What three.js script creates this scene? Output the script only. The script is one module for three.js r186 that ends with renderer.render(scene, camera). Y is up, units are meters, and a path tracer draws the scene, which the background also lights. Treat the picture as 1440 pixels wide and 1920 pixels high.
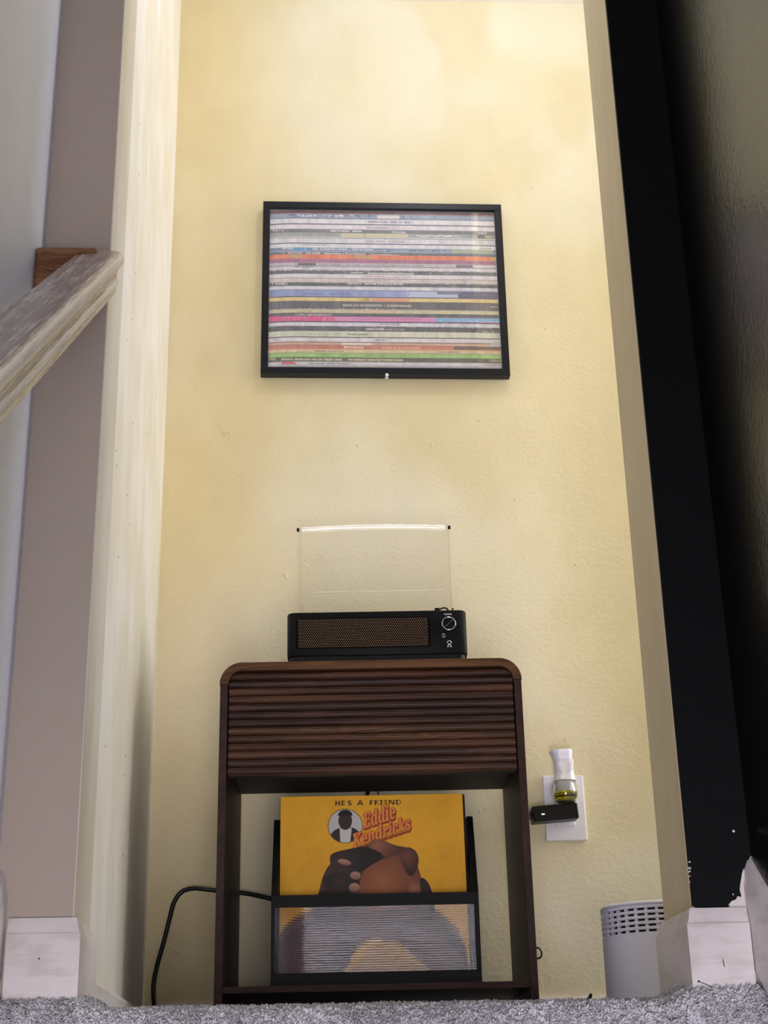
import * as THREE from 'three';
import { RoundedBoxGeometry } from 'three/addons/geometries/RoundedBoxGeometry.js';
import { RectAreaLightUniformsLib } from 'three/addons/lights/RectAreaLightUniformsLib.js';
import { mergeGeometries, toCreasedNormals } from 'three/addons/utils/BufferGeometryUtils.js';

// ------------------------------------------------------------------ camera, lights, exposure
const scene = new THREE.Scene();
scene.background = new THREE.Color(0x000000);
const camera = new THREE.PerspectiveCamera(37.98, 1440 / 1920, 0.02, 30);
camera.rotation.order = 'YXZ';
camera.position.set(-0.10, -0.127, 2.75);
camera.rotation.set(THREE.MathUtils.degToRad(21.951), THREE.MathUtils.degToRad(-3.3325), THREE.MathUtils.degToRad(-1.2767));
const renderer = new THREE.WebGLRenderer({ antialias: true });
renderer.toneMapping = THREE.LinearToneMapping;
renderer.toneMappingExposure = 1.0;
renderer.shadowMap.enabled = true;
renderer.shadowMap.type = THREE.PCFSoftShadowMap;

const LAMPS = [
  { name: 'ceiling_lamp', at: [0.22, 2.2, 0.72], color: 0xf2f5ff, cd: 0.5, soft: 2.2, up: 1,
    label: 'round white ceiling lamp just inside the opening above the alcove' },
  { name: 'ceiling_lamp', at: [1.02, 2.2, 0.30], color: 0xfff6ea, cd: 0.15, soft: 2.2, up: 1,
    label: 'round white ceiling lamp in the hall right of the opening' },
];
// unseen fill panels, added to light hall and stairs: centre, size, facing, nits
RectAreaLightUniformsLib.init();
const FILL_PANELS = [
  { at: [2.194, 1.35, 0.36], w: 0.5, h: 1.5, to: [0, 1.35, 0.36], color: 0xeff3ff, nits: 11.8 },
  { at: [0, -1.1, 3.894], w: 0.8, h: 1.9, to: [0, -1.1, 0], color: 0xf4eef6, nits: 13.5 },
];
for (const W of FILL_PANELS) { const l = new THREE.RectAreaLight(W.color, W.nits, W.w, W.h); l.position.set(...W.at); l.lookAt(...W.to); scene.add(l); }

// ------------------------------------------------------------------ helpers
let seed = 20240611;
function rnd() { seed |= 0; seed = seed + 0x6D2B79F5 | 0; let t = Math.imul(seed ^ seed >>> 15, 1 | seed); t = t + Math.imul(t ^ t >>> 7, 61 | t) ^ t; return ((t ^ t >>> 14) >>> 0) / 4294967296; }
const rr = (a, b) => a + (b - a) * rnd();
const used = {};
function numbered(n) { if (used[n] === undefined) { used[n] = 0; return n; } used[n]++; return n + '_' + String(used[n]).padStart(3, '0'); }
function mesh(name, geo, mat, parent) {
  const m = new THREE.Mesh(Array.isArray(geo) ? (geo.length > 1 ? mergeGeometries(geo.map(g => { const q = g.index ? g.toNonIndexed() : g; for (const k of Object.keys(q.attributes)) if (!['position', 'normal', 'uv'].includes(k)) q.deleteAttribute(k); return q; })) : geo[0]) : geo, mat);
  m.name = parent ? name : numbered(name); m.castShadow = true; m.receiveShadow = true;
  (parent || scene).add(m); return m;
}
function thing(name, label, category, pos = [0, 0, 0], turn = 0, group) {
  const o = new THREE.Group(); o.name = numbered(name); o.position.set(...pos); o.rotation.y = turn;
  o.userData = { label, category }; if (group) o.userData.group = group; scene.add(o); return o;
}
function tag(o, label, category, kind) { o.userData.label = label; if (category) o.userData.category = category; if (kind) o.userData.kind = kind; return o; }
function struct(name, geo, mat) { const m = mesh(name, geo, mat); m.userData.kind = 'structure'; return m; }
// box by extents, uv in metres
function slab(x0, x1, y0, y1, z0, z1) {
  const g = new THREE.BoxGeometry(x1 - x0, y1 - y0, z1 - z0); g.translate((x0 + x1) / 2, (y0 + y1) / 2, (z0 + z1) / 2); return metreUV(g);
}
function metreUV(g) {
  if (g.index) g = g.toNonIndexed();
  const p = g.attributes.position, n = g.attributes.normal, uv = new Float32Array(p.count * 2);
  for (let i = 0; i < p.count; i++) {
    const ax = Math.abs(n.getX(i)), ay = Math.abs(n.getY(i)), az = Math.abs(n.getZ(i));
    let u, v; if (az >= ax && az >= ay) { u = p.getX(i); v = p.getY(i); } else if (ax >= ay) { u = p.getZ(i); v = p.getY(i); } else { u = p.getX(i); v = p.getZ(i); }
    uv[2 * i] = u; uv[2 * i + 1] = v;
  }
  g.setAttribute('uv', new THREE.BufferAttribute(uv, 2)); return g;
}
function rbox(w, h, d, r, x = 0, y = 0, z = 0, seg = 2) { const g = new RoundedBoxGeometry(w, h, d, seg, Math.min(r, w / 2 - 1e-5, h / 2 - 1e-5, d / 2 - 1e-5)); g.translate(x, y, z); return metreUV(g); }
const rb = (x0, x1, y0, y1, z0, z1, r = 0.001) => rbox(x1 - x0, y1 - y0, z1 - z0, r, (x0 + x1) / 2, (y0 + y1) / 2, (z0 + z1) / 2);
function tube(pts, r, seg = 60, rs = 10) { const c = new THREE.CatmullRomCurve3(pts.map(p => new THREE.Vector3(...p))); return new THREE.TubeGeometry(c, seg, r, rs); }
function lathe(pts, seg = 48) { return new THREE.LatheGeometry(pts.map(p => new THREE.Vector2(...p)), seg); }
// profile [(d,y)] swept along plan path [(x,z)]; d goes to the left-hand normal (-dz,dx)
function sweepPlan(profile, path) {
  const n = path.length, rings = [];
  for (let i = 0; i < n; i++) {
    const a = path[Math.max(0, i - 1)], b = path[i], c = path[Math.min(n - 1, i + 1)];
    const nr = (p, q) => { const dx = q[0] - p[0], dz = q[1] - p[1], l = Math.hypot(dx, dz); return [-dz / l, dx / l]; };
    let m; if (i === 0) m = nr(b, c); else if (i === n - 1) m = nr(a, b); else { const u = nr(a, b), v = nr(b, c); const k = 1 + u[0] * v[0] + u[1] * v[1]; m = [(u[0] + v[0]) / k, (u[1] + v[1]) / k]; }
    rings.push(profile.map(([d, y]) => [b[0] + m[0] * d, y, b[1] + m[1] * d]));
  }
  const pos = [], k = profile.length;
  for (let i = 0; i < n - 1; i++) for (let j = 0; j < k; j++) {
    const j2 = (j + 1) % k, A = rings[i][j], B = rings[i + 1][j], Cc = rings[i + 1][j2], D = rings[i][j2];
    pos.push(...A, ...B, ...Cc, ...A, ...Cc, ...D);
  }
  const tris = THREE.ShapeUtils.triangulateShape(profile.map(p => new THREE.Vector2(...p)), []);
  for (const t of tris) { pos.push(...rings[0][t[0]], ...rings[0][t[1]], ...rings[0][t[2]]); pos.push(...rings[n - 1][t[0]], ...rings[n - 1][t[2]], ...rings[n - 1][t[1]]); }
  let g = new THREE.BufferGeometry(); g.setAttribute('position', new THREE.Float32BufferAttribute(pos, 3)); g.computeVertexNormals();
  g = toCreasedNormals(g, 0.6); return metreUV(g);
}
// profile shape (x,y) extruded along z with optional bevel
function extr(pts, depth, bevel = 0, holes = []) {
  const s = pts instanceof THREE.Shape ? pts : new THREE.Shape(pts.map(p => new THREE.Vector2(...p))); s.holes.push(...holes);
  return new THREE.ExtrudeGeometry(s, { depth, bevelEnabled: bevel > 0, bevelSize: bevel, bevelThickness: bevel, bevelSegments: 2, curveSegments: 16, bevelOffset: -bevel });
}
function rrShape(x0, x1, y0, y1, r) {
  const [a, b, c, d] = Array.isArray(r) ? r : [r, r, r, r]; // tl tr br bl
  const s = new THREE.Shape(); s.moveTo(x0 + d, y0); s.lineTo(x1 - c, y0); if (c) s.absarc(x1 - c, y0 + c, c, -Math.PI / 2, 0);
  s.lineTo(x1, y1 - b); if (b) s.absarc(x1 - b, y1 - b, b, 0, Math.PI / 2); s.lineTo(x0 + a, y1); if (a) s.absarc(x0 + a, y1 - a, a, Math.PI / 2, Math.PI);
  s.lineTo(x0, y0 + d); if (d) s.absarc(x0 + d, y0 + d, d, Math.PI, Math.PI * 1.5); return s;
}
// ------------------------------------------------------------------ procedural textures
const hash = (x, y, s) => { let h = (x * 374761393 + y * 668265263 + s * 1442695041) | 0; h = Math.imul(h ^ h >>> 13, 1274126177); return ((h ^ h >>> 16) >>> 0) / 4294967296; };
function vnoise(x, y, px, py, s) { // tileable value noise with period px,py
  const xi = Math.floor(x), yi = Math.floor(y), fx = x - xi, fy = y - yi, u = fx * fx * (3 - 2 * fx), v = fy * fy * (3 - 2 * fy);
  const w = (a, p) => ((a % p) + p) % p;
  const A = hash(w(xi, px), w(yi, py), s), B = hash(w(xi + 1, px), w(yi, py), s), C = hash(w(xi, px), w(yi + 1, py), s), D = hash(w(xi + 1, px), w(yi + 1, py), s);
  return (A + (B - A) * u) * (1 - v) + (C + (D - C) * u) * v;
}
function fbm(u, v, fx, fy, oct, s) { let a = 0, k = 0.5, t = 0; for (let i = 0; i < oct; i++) { a += k * vnoise(u * fx, v * fy, fx, fy, s + i * 17); t += k; k *= 0.55; fx *= 2; fy *= 2; } return a / t; }
function dataTex(w, h, fn, srgb, repX = 1, repY = 1) {
  const d = new Uint8Array(w * h * 4);
  for (let j = 0; j < h; j++) for (let i = 0; i < w; i++) { const c = fn(i / w, j / h), o = 4 * (j * w + i); d[o] = Math.max(0, Math.min(255, c[0])); d[o + 1] = Math.max(0, Math.min(255, c[1])); d[o + 2] = Math.max(0, Math.min(255, c[2])); d[o + 3] = 255; }
  const t = new THREE.DataTexture(d, w, h); t.wrapS = t.wrapT = THREE.RepeatWrapping; t.magFilter = THREE.LinearFilter; t.minFilter = THREE.LinearMipmapLinearFilter; t.generateMipmaps = true;
  if (srgb) t.colorSpace = THREE.SRGBColorSpace; t.repeat.set(repX, repY); t.needsUpdate = true; return t;
}
const mix3 = (a, b, t) => [a[0] + (b[0] - a[0]) * t, a[1] + (b[1] - a[1]) * t, a[2] + (b[2] - a[2]) * t];
const sm = (a, b, x) => { const t = Math.max(0, Math.min(1, (x - a) / (b - a))); return t * t * (3 - 2 * t); };
function canvasTex(w, h, draw) {
  const c = document.createElement('canvas'); c.width = w; c.height = h; const g = c.getContext('2d'); draw(g, w, h);
  const t = new THREE.CanvasTexture(c); t.colorSpace = THREE.SRGBColorSpace; t.magFilter = THREE.LinearFilter; t.anisotropy = 8; return t;
}
// roller stipple relief for painted walls (0.4 m tile)
const stipple = dataTex(1024, 1024, (u, v) => {
  const a = fbm(u, v, 60, 72, 3, 3), b = fbm(u, v, 9, 9, 2, 11); const e = 255 * (0.55 * a + 0.45 * a * sm(0.35, 0.65, b)); return [e, e, e];
}, false, 2.5, 2.5);
// ------------------------------------------------------------------ materials
const std = (o) => new THREE.MeshStandardMaterial(o), phy = (o) => new THREE.MeshPhysicalMaterial(o);
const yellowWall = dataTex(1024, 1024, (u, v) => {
  const a = fbm(u, v, 3, 3, 4, 21), b = fbm(u, v, 8, 5, 3, 44), c = fbm(u, v, 40, 26, 2, 71);
  let k = mix3([231, 226, 204], [225, 215, 178], sm(0.36, 0.66, a)); k = mix3(k, [217, 204, 162], 0.5 * sm(0.55, 0.75, b)); if (u > 0.6) k = mix3(k, [222, 202, 150], (1 - sm(0.83, 0.99, u)) * (0.35 + 0.5 * a)); const d = (c - 0.5) * 7; return [k[0] + d, k[1] + d, k[2] + d];  // left side yellower: uneven coats plus warm bounce light painted into the colour
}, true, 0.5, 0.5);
const M = {};
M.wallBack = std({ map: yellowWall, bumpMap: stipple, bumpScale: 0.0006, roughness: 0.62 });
M.jamb = std({ map: dataTex(256, 512, (u, v) => { const a = fbm(u, v, 6, 3, 3, 5), c = fbm(u, v, 40, 8, 2, 9); const k = mix3([216, 202, 168], [204, 188, 148], a); const d = (c - 0.5) * 10; return [k[0] + d, k[1] + d, k[2] + d]; }, true, 1, 1), bumpMap: stipple, bumpScale: 0.0006, roughness: 0.7 });
// patchy primer brushed up and down over cream
M.wallAlcove = std({ map: dataTex(1024, 1024, (u, v) => {
  const w = 0.06 * fbm(u, v, 2, 3, 2, 33), a = fbm((u + w) % 1, v, 16, 6, 4, 31), b = fbm(u, v, 6, 5, 3, 37), c = fbm((u + w) % 1, v, 40, 13, 3, 39);
  let k = mix3([232, 229, 222], [224, 217, 200], sm(0.38, 0.66, a * 0.55 + b * 0.45)); k = mix3(k, [211, 206, 196], 0.25 * sm(0.52, 0.75, c)); return k;
}, true, 1, 0.8), bumpMap: stipple, bumpScale: 0.0004, roughness: 0.6 });
M.taupe = std({ map: dataTex(512, 512, (u, v) => { const a = fbm(u, v, 4, 4, 4, 51); const k = mix3([178, 163, 149], [170, 156, 144], a); return k; }, true, 1, 1), bumpMap: stipple, bumpScale: 0.0004, roughness: 0.75 });
M.stairWhite = std({ map: dataTex(512, 512, (u, v) => { const a = fbm(u, v, 3, 3, 4, 61); return mix3([228, 232, 246], [220, 224, 240], a); }, true, 0.6, 0.6), bumpMap: stipple, bumpScale: 0.0012, roughness: 0.5 });
M.jambLeft = std({ map: M.wallAlcove.map, color: 0xe4e0dc, bumpMap: stipple, bumpScale: 0.0003, roughness: 0.7 });
M.black = phy({ color: 0x040406, roughness: 0.25, bumpMap: stipple, bumpScale: 0.0004 });
M.blackFlat = phy({ color: 0x070709, roughness: 0.62, specularIntensity: 0.3, bumpMap: stipple, bumpScale: 0.0002 });
M.ceiling = std({ color: 0xe9e5da, roughness: 0.8, bumpMap: stipple, bumpScale: 0.0008 });
M.trimWhite = std({ map: dataTex(512, 512, (u, v) => { const a = fbm(u, v, 12, 12, 4, 81), b = fbm(u, v, 5, 40, 3, 85); return mix3([226, 218, 216], [206, 196, 192], sm(0.45, 0.8, a * 0.5 + b * 0.5)); }, true, 3, 3), roughness: 0.42, bumpMap: stipple, bumpScale: 0.0002 });
M.carpetBase = std({ color: 0x8a8a90, roughness: 1 });
M.gap = std({ color: 0x1c1210, roughness: 0.9 });
const wood = (dark, light, s, ru = 2, rv = 14) => phy({ map: dataTex(512, 256, (u, v) => {
  const w = fbm(u, v, 3, 6, 3, s) * 0.35, a = fbm(u, (v + w) % 1, 5, 40, 4, s + 3), b = fbm(u, v, 30, 90, 2, s + 9), c = fbm(u, v, 2, 5, 2, s + 13);
  let k = mix3(dark, light, sm(0.3, 0.72, a * 0.6 + c * 0.4)); const d = (b - 0.5) * 22; return [k[0] + d, k[1] + d * 0.8, k[2] + d * 0.7];
}, true, ru, rv), color: 0xccc8c0, roughness: 0.5, specularIntensity: 0.5 });
M.slatA = wood([66, 41, 32], [112, 74, 56], 101); M.slatB = wood([58, 37, 32], [96, 64, 52], 131); M.slatC = wood([76, 50, 34], [128, 88, 60], 151);
M.topWood = wood([84, 58, 38], [132, 94, 62], 171, 2, 10); M.sideWood = wood([52, 35, 34], [74, 50, 48], 191, 9, 2); M.shelfWood = wood([62, 44, 42], [84, 60, 56], 211, 2, 9);
M.cabInside = std({ color: 0x241d1a, roughness: 0.7 });
M.charcoal = phy({ color: 0x0b0d11, roughness: 0.5, specularIntensity: 0.3 }); M.charcoalDark = std({ color: 0x0d0e11, roughness: 0.6 });
M.blackPlastic = phy({ color: 0x08090b, roughness: 0.38, specularIntensity: 0.5 }); M.cable = std({ color: 0x0a0a0c, roughness: 0.32 });
M.frameBlack = phy({ color: 0x10141b, roughness: 0.4, specularIntensity: 0.6 });
M.rack = phy({ color: 0x0a0b0d, roughness: 0.45, specularIntensity: 0.4 });
M.chrome = std({ color: 0xd8dade, roughness: 0.18, metalness: 1 });
M.print = std({ color: 0xd8d8d8, roughness: 0.5 });
M.whitePlastic = std({ color: 0xe6e6ec, roughness: 0.38 }); M.lilacPlastic = std({ color: 0xe6e6f8, roughness: 0.42 });
M.acrylic = phy({ color: 0xffffff, roughness: 0.02, transmission: 1, thickness: 0.003, ior: 1.42, specularIntensity: 0.4 });
M.pane = phy({ color: 0xffffff, roughness: 0.03, transmission: 1, thickness: 0, ior: 1.5 });
M.glass = phy({ color: 0xffffff, roughness: 0.0, transmission: 1, thickness: 0.002, ior: 1.45 });
M.oil = phy({ color: 0xffffff, roughness: 0.0, transmission: 1, thickness: 0.02, ior: 1.4, attenuationColor: new THREE.Color(0xd8d420), attenuationDistance: 0.03 });
M.rawWood = wood([124, 84, 58], [178, 134, 98], 231, 8, 20);
M.reeded = phy({ color: 0xffffff, roughness: 0.03, transmission: 1, thickness: 0.003, ior: 1.36, specularIntensity: 0.15 });

// ------------------------------------------------------------------ structure
const CEIL = 2.262, XL = -0.469, XR = 0.456, ZF = 0.897;
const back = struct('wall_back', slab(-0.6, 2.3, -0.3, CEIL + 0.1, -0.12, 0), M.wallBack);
struct('wall_left', slab(-0.52, -0.380, -0.3, CEIL + 0.1, 0, 0.757), M.wallAlcove);
struct('wall_front_left', slab(-0.62, -0.377, -0.05, CEIL + 0.1, 0.757, ZF), M.taupe);
struct('trim_1', slab(-0.377, -0.3755, 0.0, CEIL, 0.757, ZF - 0.0003), M.jambLeft);
struct('wall_hall_front', slab(0.376, 2.3, -0.05, CEIL + 0.1, 0.745, ZF - 0.006), M.jamb);
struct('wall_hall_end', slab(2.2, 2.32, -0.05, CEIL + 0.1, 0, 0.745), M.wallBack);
const blackFront = struct('wall_front_right', slab(0.3765, 0.62, 0.26, CEIL + 0.1, ZF - 0.006, ZF), M.blackFlat);
struct('wall_stair_left', slab(-0.62, XL, -2.7, CEIL + 0.1, ZF, 4.0), M.stairWhite);
struct('wall_stair_right', slab(XR, 0.62, -2.7, CEIL + 0.1, ZF, 4.0), M.black);
struct('wall_rear', slab(-0.62, 0.62, -2.7, CEIL + 0.1, 3.92, 4.04), M.stairWhite);
struct('ceiling', slab(-0.62, 2.32, CEIL, CEIL + 0.1, 0, 4.04), M.ceiling);
struct('floor_stair_foot', slab(-0.62, 0.62, -2.8, -2.66, 3.2, 4.04), M.carpetBase);
{ // glowing faces of the two added fill panels
  const glow = W => new THREE.MeshStandardMaterial({ color: 0xf0f0f4, emissive: W.color, emissiveIntensity: 0.7, roughness: 0.5 });
  const [a, b] = FILL_PANELS;
  struct('fill_panel_1', rb(2.1965, 2.2005, a.at[1] - a.h / 2, a.at[1] + a.h / 2, a.at[2] - a.w / 2, a.at[2] + a.w / 2, 0.001), glow(a));
  struct('fill_panel_2', rb(b.at[0] - b.w / 2, b.at[0] + b.w / 2, b.at[1] - b.h / 2, b.at[1] + b.h / 2, 3.8965, 3.9205, 0.001), glow(b));
}
// chipped paint near the foot of the black corner
const chips = canvasTex(512, 1024, (g, w, h) => {
  g.fillStyle = '#d9d0ce'; g.fillRect(0, 0, w, h);
  const X = x => (x - 1262) / (1412 - 1262) * w * 0.55, Y = y => h - (h * (0.0 + (1722 - y) / (1722 - 1440))) ; // local sketch units
  const P = (px, py) => [(px - (1297 - (1707 - py) * 0.094)) / 1530 / 0.10 * w, (1 - (0.0965 + (1707 - py) / 1500) / 0.26) * h];
  const poly = (pts, col, j = 0) => { g.fillStyle = col; g.beginPath(); for (const [a, b] of pts) { const q = P(a, b); g.lineTo(q[0] + (rnd() - 0.5) * j, q[1] + (rnd() - 0.5) * j); } g.closePath(); g.fill(); };
  g.fillStyle = '#070709'; g.fillRect(0, 0, w, P(1297, 1600)[1]);
  poly([[1270, 1590], [1500, 1590], [1440, 1604], [1411, 1606], [1411, 1610], [1407, 1617], [1404, 1622], [1400, 1630], [1394, 1637], [1392, 1645], [1391, 1652], [1388, 1664], [1387, 1674], [1390, 1688], [1383, 1687], [1379, 1692], [1373, 1695], [1371, 1700], [1365, 1704], [1369, 1710], [1362, 1712], [1344, 1713], [1335, 1711], [1330, 1709], [1318, 1709], [1299, 1704], [1285, 1690], [1270, 1650]], '#070709', 5);
  poly([[1364, 1702], [1372, 1694], [1376, 1696], [1372, 1701]], '#ddd6d2'); poly([[1395, 1637], [1405, 1624], [1410, 1616], [1411, 1612], [1406, 1632], [1398, 1644]], '#070709', 3);
  g.fillStyle = '#e6e0dc'; for (let i = 0; i < 10; i++) { const q = P(1291, rr(1622, 1675)); g.beginPath(); g.ellipse(q[0] + rr(-8, 8), q[1], rr(2, 8), rr(3, 10), 0, 0, 7); g.fill(); }
  { const q = P(1377, 1567); g.beginPath(); g.ellipse(q[0], q[1], 8, 7, 0, 0, 7); g.fill(); const q2 = P(1374, 1683); g.beginPath(); g.ellipse(q2[0], q2[1], 4, 4, 0, 0, 7); g.fill(); }
  poly([[1397, 1643], [1404, 1640], [1403, 1668], [1397, 1668]], '#1a0d0b', 3); poly([[1401, 1648], [1409, 1645], [1407, 1658], [1402, 1664]], '#b08a54', 2); poly([[1401, 1684], [1404, 1686], [1408, 1704], [1405, 1705]], '#1a0d0b', 2);
  g.strokeStyle = 'rgba(60,60,70,0.25)'; for (let i = 0; i < 40; i++) { const x = rr(0, w), y = rr(0, 0.35 * h); g.lineWidth = rr(1, 3); g.beginPath(); g.moveTo(x, y); g.lineTo(x + rr(-4, 4), y + rr(30, 120)); g.stroke(); }
});
{ // lower part of the black face, uv over x 0.3765..0.4766 and y 0..0.26
  const g = slab(0.3765, 0.62, -0.05, 0.26, ZF - 0.006, ZF), p = g.attributes.position, uv = g.attributes.uv;
  for (let i = 0; i < p.count; i++) uv.setXY(i, (p.getX(i) - 0.3765) / 0.10, p.getY(i) / 0.26);
  mesh('chipped_paint', g, phy({ map: chips, roughness: 0.62, specularIntensity: 0.3 }), blackFront);
}
// steps of the stair, top landing first
{
  const L = mesh('floor', [slab(-0.62, 2.3, -0.10, -0.004, -0.05, 0.62), extr([[0.62, -0.1], [0.62, -0.004], [0.852, -0.0215], [0.852, -0.1]], 0.95).rotateY(-Math.PI / 2).translate(XR + 0.01, 0, 0), extr((() => { const s = new THREE.Shape(); s.moveTo(0, -0.19); s.lineTo(0, 0); s.lineTo(0.045, -0.004); s.absarc(0.045, -0.024, 0.02, Math.PI / 2, -Math.PI / 2, true); s.lineTo(0.035, -0.05); s.lineTo(0.035, -0.19); return s; })(), XR - XL).rotateY(-Math.PI / 2).translate(XR, -0.0175, ZF - 0.045)].map(g => metreUV(g)), M.carpetBase);
  L.userData.kind = 'structure';
  const st = []; for (let k = 1; k < 12; k++) st.push(slab(XL, XR, -0.197 * (k + 1) - 0.1, -0.197 * k, ZF - 0.05 + 0.25 * (k - 1), ZF - 0.02 + 0.25 * k));
  struct('floor_steps', st, M.carpetBase);
}
// skirting with a moulded top
const skirt = (h, t) => [[0, -0.02], [t, -0.02], [t, h * 0.80], [t * 0.86, h * 0.815], [t * 0.80, h * 0.83], [t * 0.62, h * 0.90], [t * 0.5, h * 0.965], [t * 0.35, h], [0, h]];
const onFloor = (h, t) => [[0, 0.0005], [t, 0.0005], ...skirt(h, t).slice(2)];
struct('baseboard_left', sweepPlan(onFloor(0.0965, 0.0105), [[-0.452, ZF], [-0.3755, ZF], [-0.3755, 0.752]]), M.trimWhite);
struct('baseboard_right', sweepPlan(onFloor(0.0965, 0.0115), [[0.376, 0.735], [0.376, ZF], [0.4415, ZF]]), M.trimWhite);
struct('baseboard_alcove', sweepPlan([[0, -0.005], [0.0115, -0.005], [0.0115, 0.033], [0.010, 0.035], [0.004, 0.042], [0, 0.042]], [[-0.380, 0.752], [-0.380, 0], [0, 0]].slice(0, 2)), M.trimWhite);
struct('baseboard_back', sweepPlan([[0, -0.005], [0.0105, -0.005], [0.0105, 0.046], [0.007, 0.056], [0, 0.056]], [[-0.37, 0], [2.2, 0]]), M.trimWhite);
{ // raking skirt boards down the stair, both sides
  const S = 0.788, mk = (xa, xb, dir) => {
    const prof = [[0, 0], [0.9, 0], [1, 0.006], [1, 0.098], [0.82, 0.104], [0.75, 0.118], [0.4, 0.128], [0, 0.130]], pos = [], k = prof.length;
    const P = (i, z) => { const [d, y] = prof[i]; return [xa + (xb - xa) * d, y + 0.026 - S * (z - ZF), z]; };
    const za = ZF + 0.0005, zb = 2.6;
    for (let i = 0; i < k; i++) { const j = (i + 1) % k; const q = [P(i, za), P(i, zb), P(j, zb), P(j, za)]; pos.push(...q[0], ...q[1], ...q[2], ...q[0], ...q[2], ...q[3]); }
    for (const t of THREE.ShapeUtils.triangulateShape(prof.map(p => new THREE.Vector2(...p)), [])) { pos.push(...P(t[0], za), ...P(t[1], za), ...P(t[2], za), ...P(t[0], zb), ...P(t[2], zb), ...P(t[1], zb)); }
    let g = new THREE.BufferGeometry(); g.setAttribute('position', new THREE.Float32BufferAttribute(pos, 3)); g.computeVertexNormals(); return metreUV(toCreasedNormals(g, 0.5));
  };
  struct('baseboard_stair_right', mk(XR, XR - 0.0135, 1), M.trimWhite);
  struct('baseboard_stair_left', mk(XL, XL + 0.0135, 1), M.trimWhite);
}
{ // hairline and splits in the white block at the right corner, a filled nail in the left one
  const bb = scene.getObjectByName('baseboard_right'), line = pts => metreUV(tube(pts, 0.0005, 12, 5).toNonIndexed());
  const m = mesh('paint_crack', [line([[0.3720, 0.0100, ZF + 0.0117], [0.3840, 0.0050, ZF + 0.0117], [0.3980, -0.0030, ZF + 0.0117]]), line([[0.4040, 0.0350, ZF + 0.0117], [0.4050, 0.0260, ZF + 0.0117]]), line([[0.4050, 0.0070, ZF + 0.0117], [0.4050, -0.0040, ZF + 0.0117]]), metreUV(new THREE.SphereGeometry(0.0013, 8, 6).translate(...[0.3720, 0.0100, ZF + 0.0117]))], M.gap, bb); m.userData.kind = 'stuff';
  mesh('nail_hole', metreUV(new THREE.SphereGeometry(0.0013, 8, 6).scale(1, 1, 0.4).translate(-0.4120, 0.0490, ZF + 0.0106)), std({ color: 0x77706e, roughness: 0.8 }), scene.getObjectByName('baseboard_left'));
}
// plaster lumps, ridges and drips dried into the back wall's paint
{
  const L = [[-.281, 1.191, 3], [-.269, 1.174, 3], [-.26, 1.156, 7], [-.249, 1.157, 6], [-.286, 1.138, 5], [-.277, 1.139, 2], [-.268, 1.139, 2], [.011, 1.129, 6], [.161, 1.13, 4], [.02, 1.111, 2.5], [-.161, 1.079, 2.5], [.26, 1.186, 4], [-.094, 1.067, 3], [-.04, 1.05, 2.5], [.404, 1.756, 5], [.326, 1.011, 4], [.08, 1.073, 2.5], [-.136, .851, 6], [-.134, .845, 4], [-.094, .87, 4], [-.09, .858, 3.5], [.08, .909, 2], [.101, .812, 3], [-.221, .978, 2.5], [-.32, 1.264, 3.5], [-.366, 2.102, 3], [-.247, 1.896, 2.5], [.439, .871, 4], [.21, .87, 3], [.012, 2.032, 2], [.089, 1.853, 2.5], [-.218, 1.014, 2], [-.232, 1.088, 2], [.37, 1.24, 3], [.41, 1.40, 3], [-.1, 1.19, 2.5], [-.05, 1.2, 3], [-.17, 1.19, 2.5], [.22, .96, 2.5], [.17, 1.02, 2], [-.33, .27, 4], [-.325, .145, 5], [-.315, .165, 3.5], [-.335, .25, 3], [-.135, .68, 3], [-.34, .68, 2], [.236, .39, 3], [.225, .385, 4], [.24, .34, 2.5], [.395, .52, 3], [.42, .46, 2.5], [-.36, 1.6, 2.5], [.27, 1.67, 2], [.3, 1.6, 2], [-.3, .44, 3], [-.28, .40, 3]];
  for (let i = 0; i < 60; i++) L.push([rr(-0.37, 0.46), rr(0.1, 2.1), rr(0.8, 1.8)]);
  const gs = [];
  for (const [x, y, r] of L) { const g = new THREE.IcosahedronGeometry(1, 2), p = g.attributes.position; const s1 = rr(0, 9);
    for (let i = 0; i < p.count; i++) { const k = 1 + 0.25 * Math.sin(p.getX(i) * 3 + s1) * Math.cos(p.getY(i) * 4 + s1); p.setXYZ(i, p.getX(i) * k, p.getY(i) * k, p.getZ(i) * k); }
    g.scale(r * 0.00065 * rr(0.8, 1.2), r * 0.00065 * rr(0.8, 1.3), r * 0.0005); g.rotateZ(rr(0, 3)); g.translate(x, y, 0); g.computeVertexNormals(); gs.push(metreUV(g)); }
  const ridge = (pts, r) => { const g = tube(pts.map(p => [p[0], p[1], 0]), r, 40, 6); g.scale(1, 1, 0.4); gs.push(metreUV(g)); };
  ridge([[-.281, 1.19], [-.272, 1.175], [-.26, 1.158], [-.245, 1.135], [-.228, 1.105], [-.221, 1.088], [-.2215, 1.06], [-.2235, 1.02], [-.225, .99]], 0.0009);
  ridge([[-.212, 1.088], [-.2, 1.084], [-.197, 1.075], [-.2, 1.066]], 0.0007);
  ridge([[-.21, 1.174], [-.19, 1.173], [-.165, 1.178], [-.15, 1.177]], 0.0008); ridge([[-.2, 1.163], [-.18, 1.15], [-.16, 1.14], [-.145, 1.132]], 0.0007);
  ridge([[-.2, 1.195], [-.17, 1.196], [-.14, 1.195]], 0.0005); ridge([[-.342, .587], [-.335, .5885], [-.325, .588]], 0.0013);
  ridge([[.43, .41], [.436, .395], [.447, .38], [.451, .377]], 0.0004);
  const m = mesh('plaster_lump', gs, M.wallBack, back); m.userData.kind = 'stuff';
}
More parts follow.
